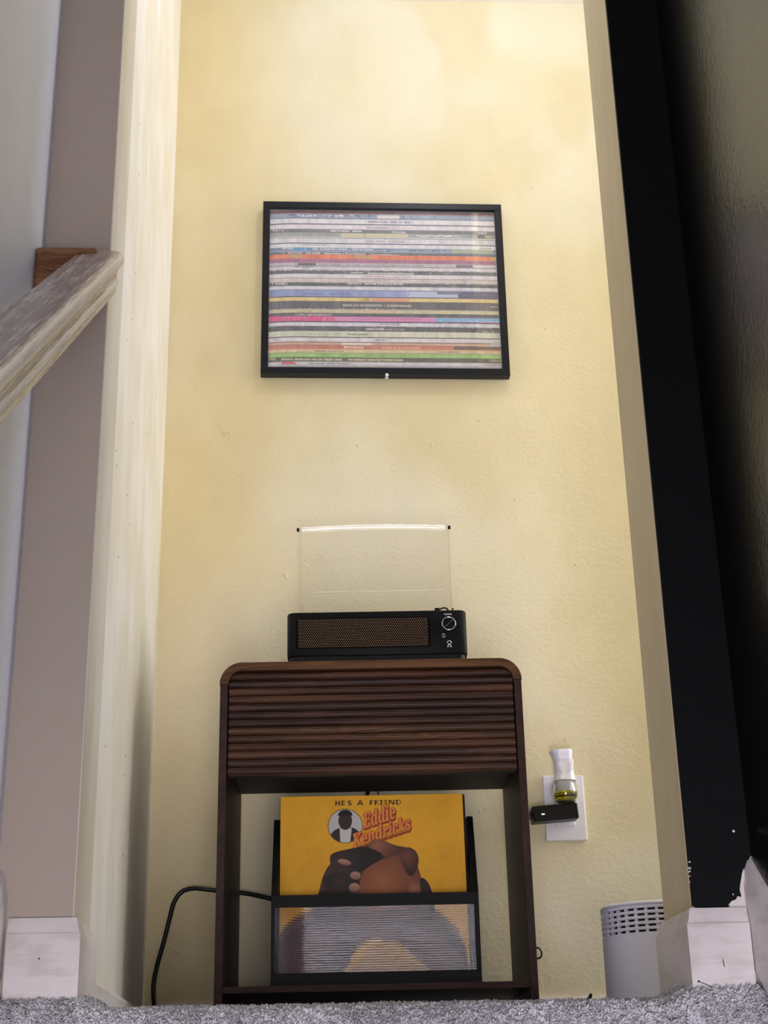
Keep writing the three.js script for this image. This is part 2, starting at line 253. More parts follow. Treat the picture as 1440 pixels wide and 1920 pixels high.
{ // staple bits, nail holes and knocks on the alcove's left wall
  const gs = []; for (const [z, y] of [[.62, 1.45], [.60, 1.36], [.58, 1.18], [.52, .93], [.64, 1.02], [.55, .79], [.70, .80], [.69, .78], [.5, .76], [.62, .66], [.42, .40], [.42, .37], [.66, .36], [.4, .25], [.1, .22], [.2, .21], [.3, .2], [.6, 1.08], [.33, 1.0]]) { const g = new THREE.SphereGeometry(1, 8, 6); g.scale(0.0006, 0.0017, 0.0008); g.translate(-0.380, y, z); gs.push(metreUV(g)); }
  const m = mesh('nail_hole', gs, M.gap, scene.getObjectByName('wall_left')); m.userData.kind = 'stuff';
}
// ------------------------------------------------------------------ carpet pile (twisted yarn ends)
{
  // one yarn end: two plies twisted round each other, tip frayed a little
  const ply = ph => { const pts = []; for (let i = 0; i <= 8; i++) { const k = i / 8, a = ph + k * 7.5, r = 0.0012 * (0.85 + 0.5 * k * k); pts.push([r * Math.cos(a) + 0.0016 * k * k, -0.005 + 0.0125 * k, r * Math.sin(a)]); } return tube(pts, 0.0011, 9, 5); };
  const caps = [0, Math.PI].map(ph => { const g = new THREE.IcosahedronGeometry(0.00115, 0), a = ph + 7.5; g.translate(0.00162 * Math.cos(a) + 0.0016, 0.0075, 0.00162 * Math.sin(a)); return g; });
  const t = mergeGeometries([...[ply(0), ply(Math.PI)].map(g => g.toNonIndexed()), ...caps]);
  const N = 38000, im = new THREE.InstancedMesh(t, std({ color: 0xffffff, roughness: 0.95 }), N), q = new THREE.Object3D(), c = new THREE.Color(), up = new THREE.Vector3(0, 1, 0), d = new THREE.Vector3();
  for (let i = 0; i < N; i++) {
    const x = rr(XL + 0.004, XR - 0.004), s = rr(-0.085, 0.062); let y, z, ny, nz; // s runs along the nosing: <0 on the landing, then round the nose and down
    const R = 0.021; if (s < 0) { y = -0.0215 - s * 0.0754; z = ZF + s; ny = 1; nz = 0; } else if (s < R * Math.PI) { const a = s / R; y = -0.0215 - R + R * Math.cos(a); z = ZF + R * Math.sin(a); ny = Math.cos(a); nz = Math.sin(a); } else { y = -0.0675 - (s - R * Math.PI); z = ZF - 0.008; ny = 0; nz = 1; }
    const lump = 0.003 * fbm((x + 1) / 2, 0.3 + z, 60, 60, 2, 301); const side = (x < -0.372 || x > 0.372); 
    q.position.set(x, y + ny * (0.0015 + lump) + rr(-0.001, 0.0015) + 0.0155 * sm(0.335, 0.375, Math.abs(x + (x < 0 ? -0.004 : 0.004))), z + nz * (0.0015 + lump));
    d.set(rr(-1.1, 1.1), ny * 0.9 + rr(-0.5, 0.5), nz * 0.9 + rr(-0.5, 0.6)).normalize(); q.quaternion.setFromUnitVectors(up, d); q.rotateY(rr(0, 6.28)); q.scale.setScalar(rr(0.75, 1.3)); q.updateMatrix(); im.setMatrixAt(i, q.matrix);
    const k = rr(0.36, 0.74) * (0.8 + 0.4 * fbm((x + 1) / 2, 0.5 + z, 90, 90, 1, 305)); c.setRGB(k, k * 0.985, k * 1.03); im.setColorAt(i, c);
  }
  im.name = 'carpet_pile'; im.castShadow = im.receiveShadow = true; scene.add(im); tag(im, 'grey shaggy carpet pile along the landing edge at the bottom', 'carpet', 'stuff');
}
// ------------------------------------------------------------------ handrail
{
  const t = thing('handrail', 'worn white-painted wooden handrail descending the stairs at left', 'handrail', [-0.3845, 0.985, 0.951]);
  const h = [[-.033, -.006], [-.0325, -.002], [-.029, .0005], [-.02, .002], [0, .0028], [.02, .002], [.0285, .0005], [.0325, -.003], [.0335, -.009], [.0325, -.014], [.029, -.018], [.0255, -.022], [.0235, -.028], [.0235, -.033], [.0255, -.035], [.0268, -.038], [.0255, -.041], [.024, -.042], [.0225, -.052], [-.0225, -.052], [-.024, -.042], [-.0268, -.038], [-.0235, -.033], [-.0235, -.028], [-.0255, -.022], [-.0325, -.014], [-.0335, -.009]];
  // sweep vertically-sheared section down the rake: section plane stays vertical (z = const)
  const S = 0.788, pos = [], k = h.length, P = (i, z) => [h[i][0], h[i][1] * 1.27 - S * z, z];
  const za = -0.022, zb = 1.9, nseg = 40;
  for (let s = 0; s < nseg; s++) { const z0 = za + (zb - za) * s / nseg, z1 = za + (zb - za) * (s + 1) / nseg; for (let i = 0; i < k; i++) { const j = (i + 1) % k, q = [P(i, z0), P(j, z0), P(j, z1), P(i, z1)]; pos.push(...q[0], ...q[2], ...q[1], ...q[0], ...q[3], ...q[2]); } }
  for (const tt of THREE.ShapeUtils.triangulateShape(h.map(p => new THREE.Vector2(...p)), [])) { pos.push(...P(tt[0], za), ...P(tt[2], za), ...P(tt[1], za), ...P(tt[0], zb), ...P(tt[1], zb), ...P(tt[2], zb)); }
  let g = new THREE.BufferGeometry(); g.setAttribute('position', new THREE.Float32BufferAttribute(pos, 3)); g.computeVertexNormals(); g = toCreasedNormals(g, 0.7);
  const pp = g.attributes.position, uv = new Float32Array(pp.count * 2); for (let i = 0; i < pp.count; i++) { uv[2 * i] = pp.getZ(i) * 1.27; uv[2 * i + 1] = pp.getX(i) * 1.0 + 0 - (pp.getY(i) + S * pp.getZ(i)) * 1.6; } g.setAttribute('uv', new THREE.BufferAttribute(uv, 2));
  // flat top rubbed thin; round edge and bead whitened, gloss highlight painted in
  const worn = dataTex(1024, 1024, (u, v) => {
    const t = v > 0.7 ? v - 1 : v, b = fbm(u, v, 7, 110, 4, 405), c = fbm(u, v, 140, 240, 2, 409), e = fbm(u, v, 20, 50, 3, 411);
    const rubAndGloss = t < 0.1 ? 0.62 : t < 0.15 ? 0.62 - 0.5 * (t - 0.1) / 0.05 : t < 0.24 ? 0.12 : t < 0.37 ? 0.5 : t < 0.43 ? 0.15 : 0.4;
    let k = mix3([232, 226, 226], [160, 138, 128], sm(0.25, 0.75, rubAndGloss + (b - 0.5) * 0.9 + (e - 0.5) * 0.35)); const d = (c - 0.5) * 40; return [k[0] + d, k[1] + d, k[2] + d];
  }, true, 2, 4);
  mesh('rail', g, std({ map: worn, roughness: 0.27, bumpMap: worn, bumpScale: 0.0004 }), t);
  const rp = rb(-0.0845, 0.0, -0.062, 0.0055, -0.026, 0.012, 0.005);
  tag(mesh('wall_return', rp, M.rawWood, t), 'bare brown wooden end returning to the wall');
}
// ------------------------------------------------------------------ framed poster
{
  const t = thing('picture_frame', 'black framed poster of stacked record spines on the cream wall', 'picture frame', [0.0690, 1.2775, 0]);
  t.rotation.z = -0.004;
  const W = 0.2570, Hh = 0.4155, zf = 0.026, bw = 0.0150;
  const bar = (x0, x1, y0, y1) => [rb(x0, x1, y0, y1, 0.006, zf, 0.0012)];
  mesh('frame_bar', bar(-W, W, Hh - bw * 1.0, Hh), M.frameBlack, t); mesh('frame_bar', bar(-W, W, 0, bw * 1.05), M.frameBlack, t);
  mesh('frame_bar', bar(-W, -W + bw, bw * 1.05, Hh - bw * 1.0), M.frameBlack, t); mesh('frame_bar', bar(W - bw, W, bw * 1.05, Hh - bw * 1.0), M.frameBlack, t);
  mesh('backing_board', rb(-W + 0.004, W - 0.004, 0.004, Hh - 0.004, 0.0005, 0.0152, 0.0005), M.charcoalDark, t);
  const gx = W - bw + 0.002, gy0 = bw * 1.05 - 0.002, gy1 = Hh - bw * 1.0 + 0.002;
  const poster = canvasTex(1820, 1284, (g, w, h) => {
    g.scale(w / 1237, h / 890); g.translate(-100, -110); g.fillStyle = '#8d8f96'; g.fillRect(90, 100, 1260, 910);
    const dip = x => x < 260 ? 7 * Math.pow((260 - x) / 148, 2) : (x > 1180 ? 2 * (x - 1180) / 140 : 0);
    const band = (y0, y1, col, x0 = 105, x1 = 1330) => { g.fillStyle = col; g.beginPath(); for (let x = x0; x <= x1; x += 12) g.lineTo(x, y0 + dip(x) + (rnd() - 0.5) * 0.9); for (let x = x1; x >= x0; x -= 12) g.lineTo(x, y1 + dip(x)); g.closePath(); g.fill(); };
    const lite = (y0, y1) => { for (let x = 105; x < 1330; x += 4) { g.fillStyle = `rgba(${rnd() < .5 ? '255,255,255' : '40,44,60'},${rnd() * 0.05})`; g.fillRect(x, y0, rr(3, 40), y1 - y0); } };
    const tx = (s, x, y, px, col, wd, f = 'bold', fam = 'sans-serif') => { g.fillStyle = col; g.font = `${f} ${px}px ${fam}`; g.textBaseline = 'middle'; if (wd) { const m = g.measureText(s).width; g.save(); g.translate(x, y); g.scale(wd / m, 1); g.fillText(s, 0, 0); g.restore(); } else g.fillText(s, x, y); };
    const wear = (y, n, x0 = 110, x1 = 1320, col = 'rgba(235,236,242,0.85)') => { g.fillStyle = col; for (let i = 0; i < n; i++) { const x = rr(x0, x1); g.fillRect(x, y + dip(x) + rr(-1.5, 1.5), rr(2, 16), rr(0.8, 2.6)); } };
    const B = [[120, 128, '#54202a'], [128, 137, '#7a4e58'], [137, 160, '#8698b4'], [160, 165, '#5d6c92'], [165, 192, '#e4e2ec'], [192, 199, '#5a6078'], [199, 222, '#e8e2ea'], [222, 226, '#a9a8b6'], [226, 245, '#686d76'], [245, 268, '#98a09f'], [268, 272, '#e6e6e8'], [272, 277, '#8d93a0'], [277, 303, '#e2dfe8'], [303, 309, '#4e5878'], [309, 330, '#e6e4ec'], [330, 349, '#6f85a6'], [349, 354, '#a7b2c2'], [354, 369, '#5c6473'], [369, 393, '#ee7a55'], [393, 396, '#a8808a'], [396, 415, '#a2648a'], [415, 433, '#c4bfca'], [433, 437, '#75737c'], [437, 456, '#dcd8e2'], [456, 478, '#5d6068'], [478, 500, '#e2dfe8'], [500, 503, '#7c7479'], [503, 521, '#d6cdca'], [521, 526, '#b9b3b6'], [526, 546, '#565962'], [546, 565, '#dedfe8'], [565, 568, '#5d6688'], [568, 603, '#8b9bd2'], [603, 608, '#4d475c'], [608, 628, '#e9cf86'], [628, 633, '#5d5550'], [633, 671, '#5a5a64'], [671, 676, '#b5b0a0'], [676, 693, '#cfc9a2'], [693, 712, '#55565c'], [712, 738, '#dc6ea4'], [738, 744, '#3f3c48'], [744, 764, '#dddbe8'], [764, 792, '#53545c'], [792, 822, '#d9dcc8'], [822, 827, '#4b4a48'], [827, 849, '#e5dfe8'], [849, 853, '#5d5250'], [853, 866, '#d8ab92'], [866, 869, '#8a6a60'], [869, 887, '#cf7560'], [887, 891, '#d79f80'], [891, 908, '#ddc69c'], [908, 911, '#6f8a55'], [911, 931, '#9ccc72'], [931, 934, '#5d7a48'], [934, 956, '#5a5a52'], [956, 972, '#dcd8e0'], [972, 980, '#b9bac4']];
    for (const [a, b, c] of B) { band(a, b + 0.6, c); lite(a + 1, b); }
    g.fillStyle = 'rgba(255,255,255,0.5)'; for (let i = 0; i < 26; i++) { const x = rr(190, 560); g.fillRect(x, 140 + dip(x), rr(4, 22), rr(4, 18)); } g.fillStyle = 'rgba(70,90,140,0.45)'; for (let i = 0; i < 34; i++) { const x = rr(190, 900); g.fillRect(x, 140 + dip(x), rr(4, 24), rr(4, 18)); } g.fillStyle = '#d9d4d8'; g.fillRect(690, 140, 120, 20);
    tx('GRAND PUBA • REEL TO REEL', 637, 179, 17, '#44496a', 236); tx('THA ALKAHOLIKS /', 627, 212, 13, '#3b3c44', 136); tx('COAST II COAST', 766, 212, 13, '#c78aa6', 122, 'normal'); tx('1', 121, 182, 15, '#333');
    tx('3 9 - 1', 118, 236, 13, '#e4e6ea', 60); tx('METHOD MAN', 432, 234, 13, '#eef0f2', 172, 'bold', 'monospace'); tx('TICAL', 766, 237, 13, '#eef0f2', 84, 'bold', 'monospace'); tx('DEF', 1240, 236, 13, '#eef0f2', 48, 'bold', 'monospace');
    g.fillStyle = '#cdc6a8'; g.fillRect(490, 246, 366, 20); g.fillStyle = '#5e5a50'; g.fillRect(616, 248, 3, 18); g.strokeStyle = '#e6e6ea'; g.lineWidth = 2; for (let i = 0; i < 40; i++) { const x = rr(890, 1120); g.beginPath(); g.moveTo(x, 249 + rr(0, 14)); g.lineTo(x + rr(8, 34), 249 + rr(0, 14)); g.stroke(); } g.fillStyle = '#555660'; g.fillRect(1235, 247, 40, 18); tx('TICA', 1272, 257, 13, '#d9d08a', 38);
    tx('DIGABLE PLANETS • BLOWOUT COMB', 620, 291, 15, '#8a8a92', 212, 'bold', 'monospace'); tx('DEL THA FUNKEE HOMOSAPIEN', 280, 316, 8, '#777', 130); tx('US 61044', 1240, 323, 9, '#555', 66);
    g.fillStyle = '#5a92c8'; g.fillRect(205, 331, 110, 17); tx('BECKET', 172, 337, 14, '#e8f0f8', 62); tx('2', 292, 338, 14, '#e8f0f8'); tx('THE  SUGARHILL GANG — 8TH WONDER', 333, 338, 15, '#e8eef6', 330); g.fillStyle = '#a8b494'; g.fillRect(1090, 332, 226, 17); wear(341, 40, 660, 1090);
    tx('/   SL57120', 178, 362, 12, '#f0eef0', 100); tx('ICE CUBE', 300, 363, 13, '#f4eef0', 78); tx("AmeriKKKa's Most Wanted", 400, 363, 12, '#f0ecec', 222); tx('/ Priority Records, Inc.', 642, 366, 11, '#e8c8c8', 165);
    g.fillStyle = '#b8a070'; g.fillRect(210, 371, 70, 16); g.fillRect(560, 372, 90, 14); g.fillStyle = '#c8a46a'; g.fillRect(1300, 374, 30, 18);
    g.fillStyle = '#5d5d62'; g.fillRect(256, 417, 98, 14); tx('PUBLIC ENEMY', 368, 425, 14, '#5b5a62', 120, 'normal'); tx('IT TAKES A NATION OF MILLIONS TO HOLD US BACK', 524, 426, 14, '#5e5c66', 412, 'normal'); tx('DEF JAM 44303-1', 1205, 428, 12, '#e9e9ee', 112); g.fillStyle = 'rgba(90,90,96,0.7)'; g.fillRect(1110, 418, 90, 15);
    tx('NAS   ILLMATIC', 240, 440, 12, '#56555c', 102, 'bold'); wear(457, 60);
    tx('OutKast', 540, 468, 14, '#f6f6fa', 66); tx('Southernplayalisticadillacmuzik', 632, 470, 14, '#f2f2f6', 250); wear(466, 10, 880, 1160);
    tx('THE NOTORIOUS B.I.G.   READY TO DIE', 606, 491, 12, '#c992ac', 258, 'bold'); tx('BRAND NUBIAN   ONE FOR ALL', 594, 506, 15, '#8f8a8e', 264, 'normal', 'serif'); wear(525, 60);
    tx('P  81878-1', 118, 537, 12, '#f0f0f2', 84); tx('THE D.O.C.   NO ONE CAN DO IT BETTER', 522, 531, 12, '#f0f0f4', 300); g.fillStyle = '#e0e2ea'; g.fillRect(120, 549, 60, 3);
    tx('BEASTIE BOYS', 290, 589, 15, '#4a5488', 106, 'normal'); tx("PAUL'S BOUTIQUE", 426, 588, 15, '#4a5488', 126, 'normal'); g.fillStyle = '#b9c2e0'; g.fillRect(840, 570, 280, 32); g.fillStyle = '#5c5e78'; g.fillRect(1115, 570, 215, 34); g.fillStyle = '#777a90'; g.fillRect(1003, 570, 120, 14); g.strokeStyle = '#4d5270'; g.lineWidth = 2; g.beginPath(); g.moveTo(858, 570); g.lineTo(840, 601); g.stroke(); wear(585, 20, 1130, 1320, 'rgba(200,190,210,0.5)');
    g.fillStyle = '#e2a88a'; g.fillRect(650, 610, 204, 17); tx('EPMD', 596, 618, 16, '#6a5a30', 46, 'normal'); tx('UNFINISHED BUSINESS', 660, 619, 13, '#d07a6a', 180, 'bold');
    tx('MASTA ACE INCORPORATED  \\  SLAUGHTAHOUSE', 496, 649, 15, '#e6dcc0', 366); tx('DELIC', 1288, 651, 12, '#e8dca0', 36); wear(668, 26, 115, 900, 'rgba(240,240,240,0.9)'); g.strokeStyle = '#eee'; g.beginPath(); g.arc(1250, 658, 14, -0.6, 0.5); g.stroke();
    g.fillStyle = '#d8b8a0'; g.fillRect(600, 677, 150, 14);
    tx('L.L. COOL J', 242, 704, 11, '#f4f4f4', 56); tx('MAMA SAID KNOCK YOU OUT', 306, 704, 11, '#f4c8cc', 132);
    g.fillStyle = '#d88cc0'; g.fillRect(460, 714, 530, 22); g.fillStyle = '#7ab0dc'; g.fillRect(985, 714, 345, 22); g.fillStyle = '#e0508c'; for (let i = 0; i < 30; i++) g.fillRect(rr(112, 460), 715, rr(3, 24), 21); tx('BOOGIE DOWN PRODUCTIONS • BY ALL MEANS NECESSARY', 550, 724, 10, '#8a4a80', 370, 'normal'); wear(728, 30, 1000, 1320, 'rgba(230,240,255,0.8)');
    tx('DE LA SOUL • 3 FEET HIGH', 696, 751, 11, '#6a6872', 100, 'bold', 'monospace'); wear(766, 40);
    tx('GANG STARR', 617, 778, 14, '#f4f4f6', 96); tx('HARD TO EARN', 722, 780, 13, '#c8c8ce', 100, 'normal'); wear(785, 14, 1200, 1320);
    tx('PETE ROCK & C.L. SMOOTH', 306, 808, 14, '#9a9c92', 170, 'normal', 'serif'); tx('The Main Ingredient', 520, 808, 13, '#3c3c38', 108, 'bold');
    tx("LORDS OF THE U'", 666, 838, 15, '#4c4a4e', 56); tx('Impulse', 1290, 841, 12, '#666', 38, 'normal', 'serif');
    g.fillStyle = '#e8dcd2'; g.fillRect(490, 854, 160, 11); g.fillStyle = '#c6c2c4'; g.fillRect(1272, 853, 60, 13); tx('REDMAN', 500, 878, 16, '#f4efe8', 106, 'bold', 'serif'); tx('DARE IZ A DARKSIDE', 700, 879, 13, '#efd6bc', 204, 'bold', 'serif'); g.fillStyle = '#6e6058'; g.fillRect(1080, 869, 250, 17);
    tx('ORIGINAL SOUNDTRACK', 350, 900, 10, '#5c5648', 152); tx('LOOSE GROOVES', 1000, 899, 10, '#5c5648', 110);
    tx('BY THE TIME YOU GET • GREEN SELECTIONS', 610, 921, 10, '#4f7a38', 214, 'normal');
    tx('1058', 106, 946, 13, '#d8d890', 36); tx('.DOUG E. FRESH AND THE GET FRESH CREW', 170, 944, 15, '#efeebc', 320); tx("THE WORLD'S GREATEST ENTERTAINER", 520, 944, 15, '#efeebc', 292); tx('© 1988 Danya', 1266, 944, 11, '#c8c890', 66);
    g.fillStyle = '#cc5a68'; g.beginPath(); g.moveTo(180, 957); g.lineTo(240, 957); g.lineTo(256, 971); g.lineTo(170, 971); g.fill(); tx('TOO $HORT • BORN TO MACK', 314, 966, 12, '#4c4a52', 214); tx('DANGEROUS', 1230, 966, 14, '#4c4a52', 104, 'normal');
    g.fillStyle = 'rgba(246,246,252,0.14)'; g.fillRect(100, 110, 1240, 880);  // pale veil over the print: haze of the glass reflection painted in
  });
  const pg = new THREE.PlaneGeometry(2 * gx, gy1 - gy0); const bx = new THREE.BoxGeometry(2 * gx, gy1 - gy0, 0.001); bx.translate(0, (gy0 + gy1) / 2, 0.0162);
  mesh('poster_print', bx, std({ map: poster, roughness: 0.5 }), t);
  mesh('glazing', rb(-gx, gx, gy0, gy1, 0.0185, 0.0200, 0.0003), M.pane, t);
  const pin = thing('push_pin', 'small white push pin under the middle of the frame', 'pin', [0.0705, 1.2735, 0]);
  const pg2 = lathe([[0, 0.034], [0.002, 0.0338], [0.0034, 0.0325], [0.0034, 0.031], [0.002, 0.0295], [0.0018, 0.022], [0.0034, 0.020], [0.0034, 0.0185], [0, 0.018]], 20).rotateX(Math.PI / 2); mesh('head', pg2, M.whitePlastic, pin); mesh('needle', new THREE.CylinderGeometry(0.0006, 0.0006, 0.0205, 6).rotateX(Math.PI / 2).translate(0, 0, 0.0098), M.chrome, pin);
}
// ------------------------------------------------------------------ record cabinet with tambour front
const CAB = [0.014, 0, 0.2], TURN = -THREE.MathUtils.degToRad(2.4), TOP = 0.5745;
const cab = thing('record_cabinet', 'dark walnut record cabinet with ribbed tambour front and open shelf', 'cabinet', CAB, TURN);
{
  const x0 = -0.2465, x1 = 0.2545, th = 0.0125, R = 0.037, zb = -0.15, zf = 0.15;
  for (const [a, b] of [[x0, x0 + th], [x1 - th, x1]]) mesh('side_panel', rb(a, b, 0.0, TOP - R - 0.0005, zb, zf, 0.0008), M.sideWood, cab);
  const s = new THREE.Shape(); s.moveTo(x0 - 0.001, TOP - R); s.absarc(x0 - 0.001 + R, TOP - R, R, Math.PI, Math.PI / 2, true); s.lineTo(x1 + 0.001 - R, TOP); s.absarc(x1 + 0.001 - R, TOP - R, R, Math.PI / 2, 0, true); s.lineTo(x1 - 0.0125, TOP - R); s.absarc(x1 - R, TOP - R, R - 0.0135, 0, Math.PI / 2, false); s.lineTo(x0 + R, TOP - 0.0140); s.absarc(x0 + R, TOP - R, R - 0.0135, Math.PI / 2, Math.PI, false); s.closePath();
  mesh('top_panel', metreUV(extr(s, 0.3, 0.0008).translate(0, 0, zb)), M.topWood, cab);
  mesh('bottom_shelf', rb(x0 + th, x1 - th, 0.0465, 0.0565, zb, zf - 0.002, 0.0008), M.shelfWood, cab);
  mesh('inner_floor', rb(x0 + th, x1 - th, 0.414, 0.424, zb, zf - 0.02, 0.0005), M.cabInside, cab);
  mesh('back_panel', rb(x0 + th, x1 - th, 0.424, TOP - 0.0145, zb, zb + 0.005, 0.0005), M.cabInside, cab);
  const door = mesh('door', [rb(x0 + th + 0.003, x1 - th - 0.003, 0.3855, 0.54, 0.122, 0.139, 0.001), rb(x0 + th + 0.02, x1 - th - 0.02, 0.539, 0.557, 0.122, 0.139, 0.001)], M.cabInside, cab);
  const n = 13, top = 0.5585, bot = 0.386, pitch = (top - bot) / n, dx0 = x0 + th + 0.0022, dx1 = x1 - th - 0.0022;
  const mats = [M.slatA, M.slatB, M.slatC];
  for (let i = 0; i < n; i++) {
    const y1 = top - i * pitch, y0 = y1 - pitch + 0.0009, hgt = y1 - y0, prof = [];
    // rounded nose section, flatter on top, undercut at the bottom
    for (let k = 0; k <= 8; k++) { const a = Math.PI * k / 8; prof.push([0.139 + 0.0075 * Math.pow(Math.sin(a), 0.8), y0 + hgt * (0.5 - 0.5 * Math.cos(a))]); }
    const ins = (y) => i === 0 ? (() => { const r = 0.0215, q = Math.max(0, y - (top - r)); return r - Math.sqrt(Math.max(0, r * r - q * q)); })() : (i === 1 ? Math.max(0, (() => { const r = 0.0215, q = Math.max(0, y - (top - r)); return r - Math.sqrt(Math.max(0, r * r - q * q)); })()) : 0);
    const pos = []; const full = [...prof, [0.137, y1], [0.137, y0]], kk = full.length;
    const P = (j, e) => { const [z, y] = full[j]; return [e ? dx1 - ins(y) : dx0 + ins(y), y, z]; };
    for (let j = 0; j < kk; j++) { const j2 = (j + 1) % kk; pos.push(...P(j, 0), ...P(j, 1), ...P(j2, 1), ...P(j, 0), ...P(j2, 1), ...P(j2, 0)); }
    for (let j = 1; j < kk - 1; j++) { pos.push(...P(0, 0), ...P(j, 0), ...P(j + 1, 0), ...P(0, 1), ...P(j + 1, 1), ...P(j, 1)); }
    let g = new THREE.BufferGeometry(); g.setAttribute('position', new THREE.Float32BufferAttribute(pos, 3)); g.computeVertexNormals(); g = metreUV(toCreasedNormals(g, 0.6));
    const uv = g.attributes.uv, pp = g.attributes.position; for (let k = 0; k < uv.count; k++) uv.setXY(k, pp.getX(k) * 1 + i * 0.37, pp.getY(k) * 1 + i * 0.013);
    mesh('slat', g, mats[[0, 1, 0, 0, 1, 1, 1, 2, 2, 0, 0, 1, 0][i]], door);
  }
}
const onCab = (x, y, z) => { const v = new THREE.Vector3(x, y, z).applyAxisAngle(new THREE.Vector3(0, 1, 0), TURN); return [v.x + CAB[0], v.y, v.z + CAB[2]]; };
// ------------------------------------------------------------------ turntable
{
  const t = thing('record_player', 'black record player with clear lid open on the walnut cabinet', 'record player', onCab(0.0162, TOP, -0.02), TURN);
  const W = 0.155, zf = 0.12, zb = -0.115, H = 0.1000, y0 = 0.0265;
  const s = rrShape(-W, W, -zf, -zb, 0.014);
  const body = extr(s, H - y0, 0.0025); body.rotateX(-Math.PI / 2); body.translate(0, y0, 0); mesh('body', metreUV(toCreasedNormals(body, 0.5)), M.charcoal, t);
  const bs = extr(rrShape(-W + 0.004, W - 0.004, -zf + 0.004, -zb - 0.004, 0.011), 0.0195, 0.002); bs.rotateX(-Math.PI / 2); bs.translate(0, 0.0075, 0); mesh('base', metreUV(bs), M.charcoalDark, t);
  for (const [x, z] of [[-0.125, 0.095], [0.125, 0.095], [-0.125, -0.09], [0.125, -0.09]]) mesh('foot', lathe([[0, 0.0003], [0.011, 0.0003], [0.012, 0.002], [0.012, 0.009], [0, 0.009]], 20).translate(x, 0, z), M.charcoalDark, t);
  // speaker grille: recessed dark panel with woven metal knuckles standing on it
  const gx0 = -0.139, gx1 = 0.0925, gy0 = 0.0365, gy1 = 0.0905;
  const gp = extr(rrShape(gx0, gx1, gy0, gy1, 0.005), 0.0008, 0.0003); gp.translate(0, 0, zf + 0.0002); const grille = mesh('speaker_grille', metreUV(gp), phy({ color: 0x0c0605, roughness: 0.8, specularIntensity: 0.2 }), t);
  const dots = []; const dg = new THREE.SphereGeometry(1, 7, 5); dg.scale(0.00115, 0.0008, 0.0006);
  for (let j = 0; j < 17; j++) for (let i = 0; i < 59; i++) { const x = gx0 + 0.0045 + (i + (j % 2) * 0.5) * 0.00378, y = gy0 + 0.0030 + j * 0.0030; if (x > gx1 - 0.0035) continue; dots.push(dg.clone().translate(x, y, zf + 0.0013)); }
  mesh('grille_knuckle', dots, std({ color: 0xa08468, roughness: 0.35, metalness: 0.4 }), grille).userData.kind = 'stuff';
  // white print on the front
  const pt = canvasTex(512, 1024, (g, w, h) => { g.fillStyle = '#0b0d11'; g.fillRect(0, 0, w, h); g.fillStyle = '#d8dade'; g.textAlign = 'center'; g.font = 'bold 62px sans-serif'; g.fillText('POWER', 0.52 * w, 0.07 * h); g.fillRect(0.495 * w, 0.11 * h, 0.05 * w, 0.045 * h); g.textAlign = 'left'; g.font = 'bold 56px sans-serif'; g.fillText('ON', 0.16 * w, 0.63 * h); g.fillText('OFF', 0.16 * w, 0.70 * h);
    g.lineWidth = 20; g.strokeStyle = '#d8dade'; g.beginPath(); g.arc(0.54 * w, 0.945 * h, 40, Math.PI, 0); g.stroke(); g.fillRect(0.54 * w - 56, 0.935 * h, 30, 40); g.fillRect(0.54 * w + 26, 0.935 * h, 30, 40); });
  const pl = new THREE.BoxGeometry(0.032, 0.064, 0.0004); pl.translate(0.1225, 0.0655, zf + 0.0001); mesh('control_panel', pl, phy({ map: pt, roughness: 0.45, specularIntensity: 0.45 }), t);
  const kx = 0.1235, ky = 0.0745; const knob = mesh('knob', lathe([[0, 0.011], [0.0098, 0.011], [0.0108, 0.0102], [0.0114, 0.001], [0.0114, 0]], 40).rotateX(Math.PI / 2).translate(kx, ky, zf + 0.0002), M.blackPlastic, t);
  tag(mesh('knob_ring', new THREE.TorusGeometry(0.0114, 0.0009, 8, 48).translate(kx, ky, zf + 0.0105), M.chrome, knob), 'bright chrome ring');
  mesh('pointer', rbox(0.0006, 0.0215, 0.0006, 0.0002).rotateZ(-0.84).translate(kx, ky, zf + 0.0114), M.chrome, knob);
  tag(mesh('headphone_jack', new THREE.TorusGeometry(0.0032, 0.0009, 8, 24).translate(0.1236, 0.0435, zf + 0.0006), M.chrome, t), 'silver ringed headphone socket');
  // platter, spindle and arm on top
  mesh('platter', lathe([[0, 0.1005], [0.098, 0.1005], [0.1, 0.1012], [0.1, 0.1045], [0.0985, 0.106], [0, 0.106]], 64).translate(-0.02, 0, 0), M.blackPlastic, t);
  tag(mesh('slip_mat', lathe([[0, 0.1062], [0.093, 0.1062], [0.094, 0.1072], [0.05, 0.1085], [0, 0.1085]], 64).translate(-0.02, 0, 0), M.whitePlastic, t), 'pale slip mat');
  mesh('spindle', new THREE.CylinderGeometry(0.002, 0.003, 0.014, 12).translate(-0.02, 0.1145, 0), M.chrome, t);
  mesh('tone_arm', [tube([[0.122, 0.113, -0.07], [0.122, 0.1145, 0.0], [0.115, 0.112, 0.06], [0.108, 0.1105, 0.085]], 0.0022, 30, 8), new THREE.CylinderGeometry(0.012, 0.014, 0.013, 24).translate(0.122, 0.107, -0.07), rbox(0.009, 0.006, 0.02, 0.002, 0.106, 0.110, 0.092)].map(g => metreUV(g)), M.blackPlastic, t);
  mesh('arm_lead', tube([[0.105, 0.1015, 0.098], [0.112, 0.111, 0.1], [0.122, 0.112, 0.1], [0.129, 0.1015, 0.1], [0.134, 0.112, 0.1]], 0.0016, 30, 6), M.cable, t);
  // lid: shallow clear box, hinged at the back and opened upright
  const lw = 0.1445, lb = 0.1025, lt = 0.3465, lz = -0.112;
  const lidParts = []; const bow = (s2) => 0.004 * (1 - Math.pow(s2, 2));
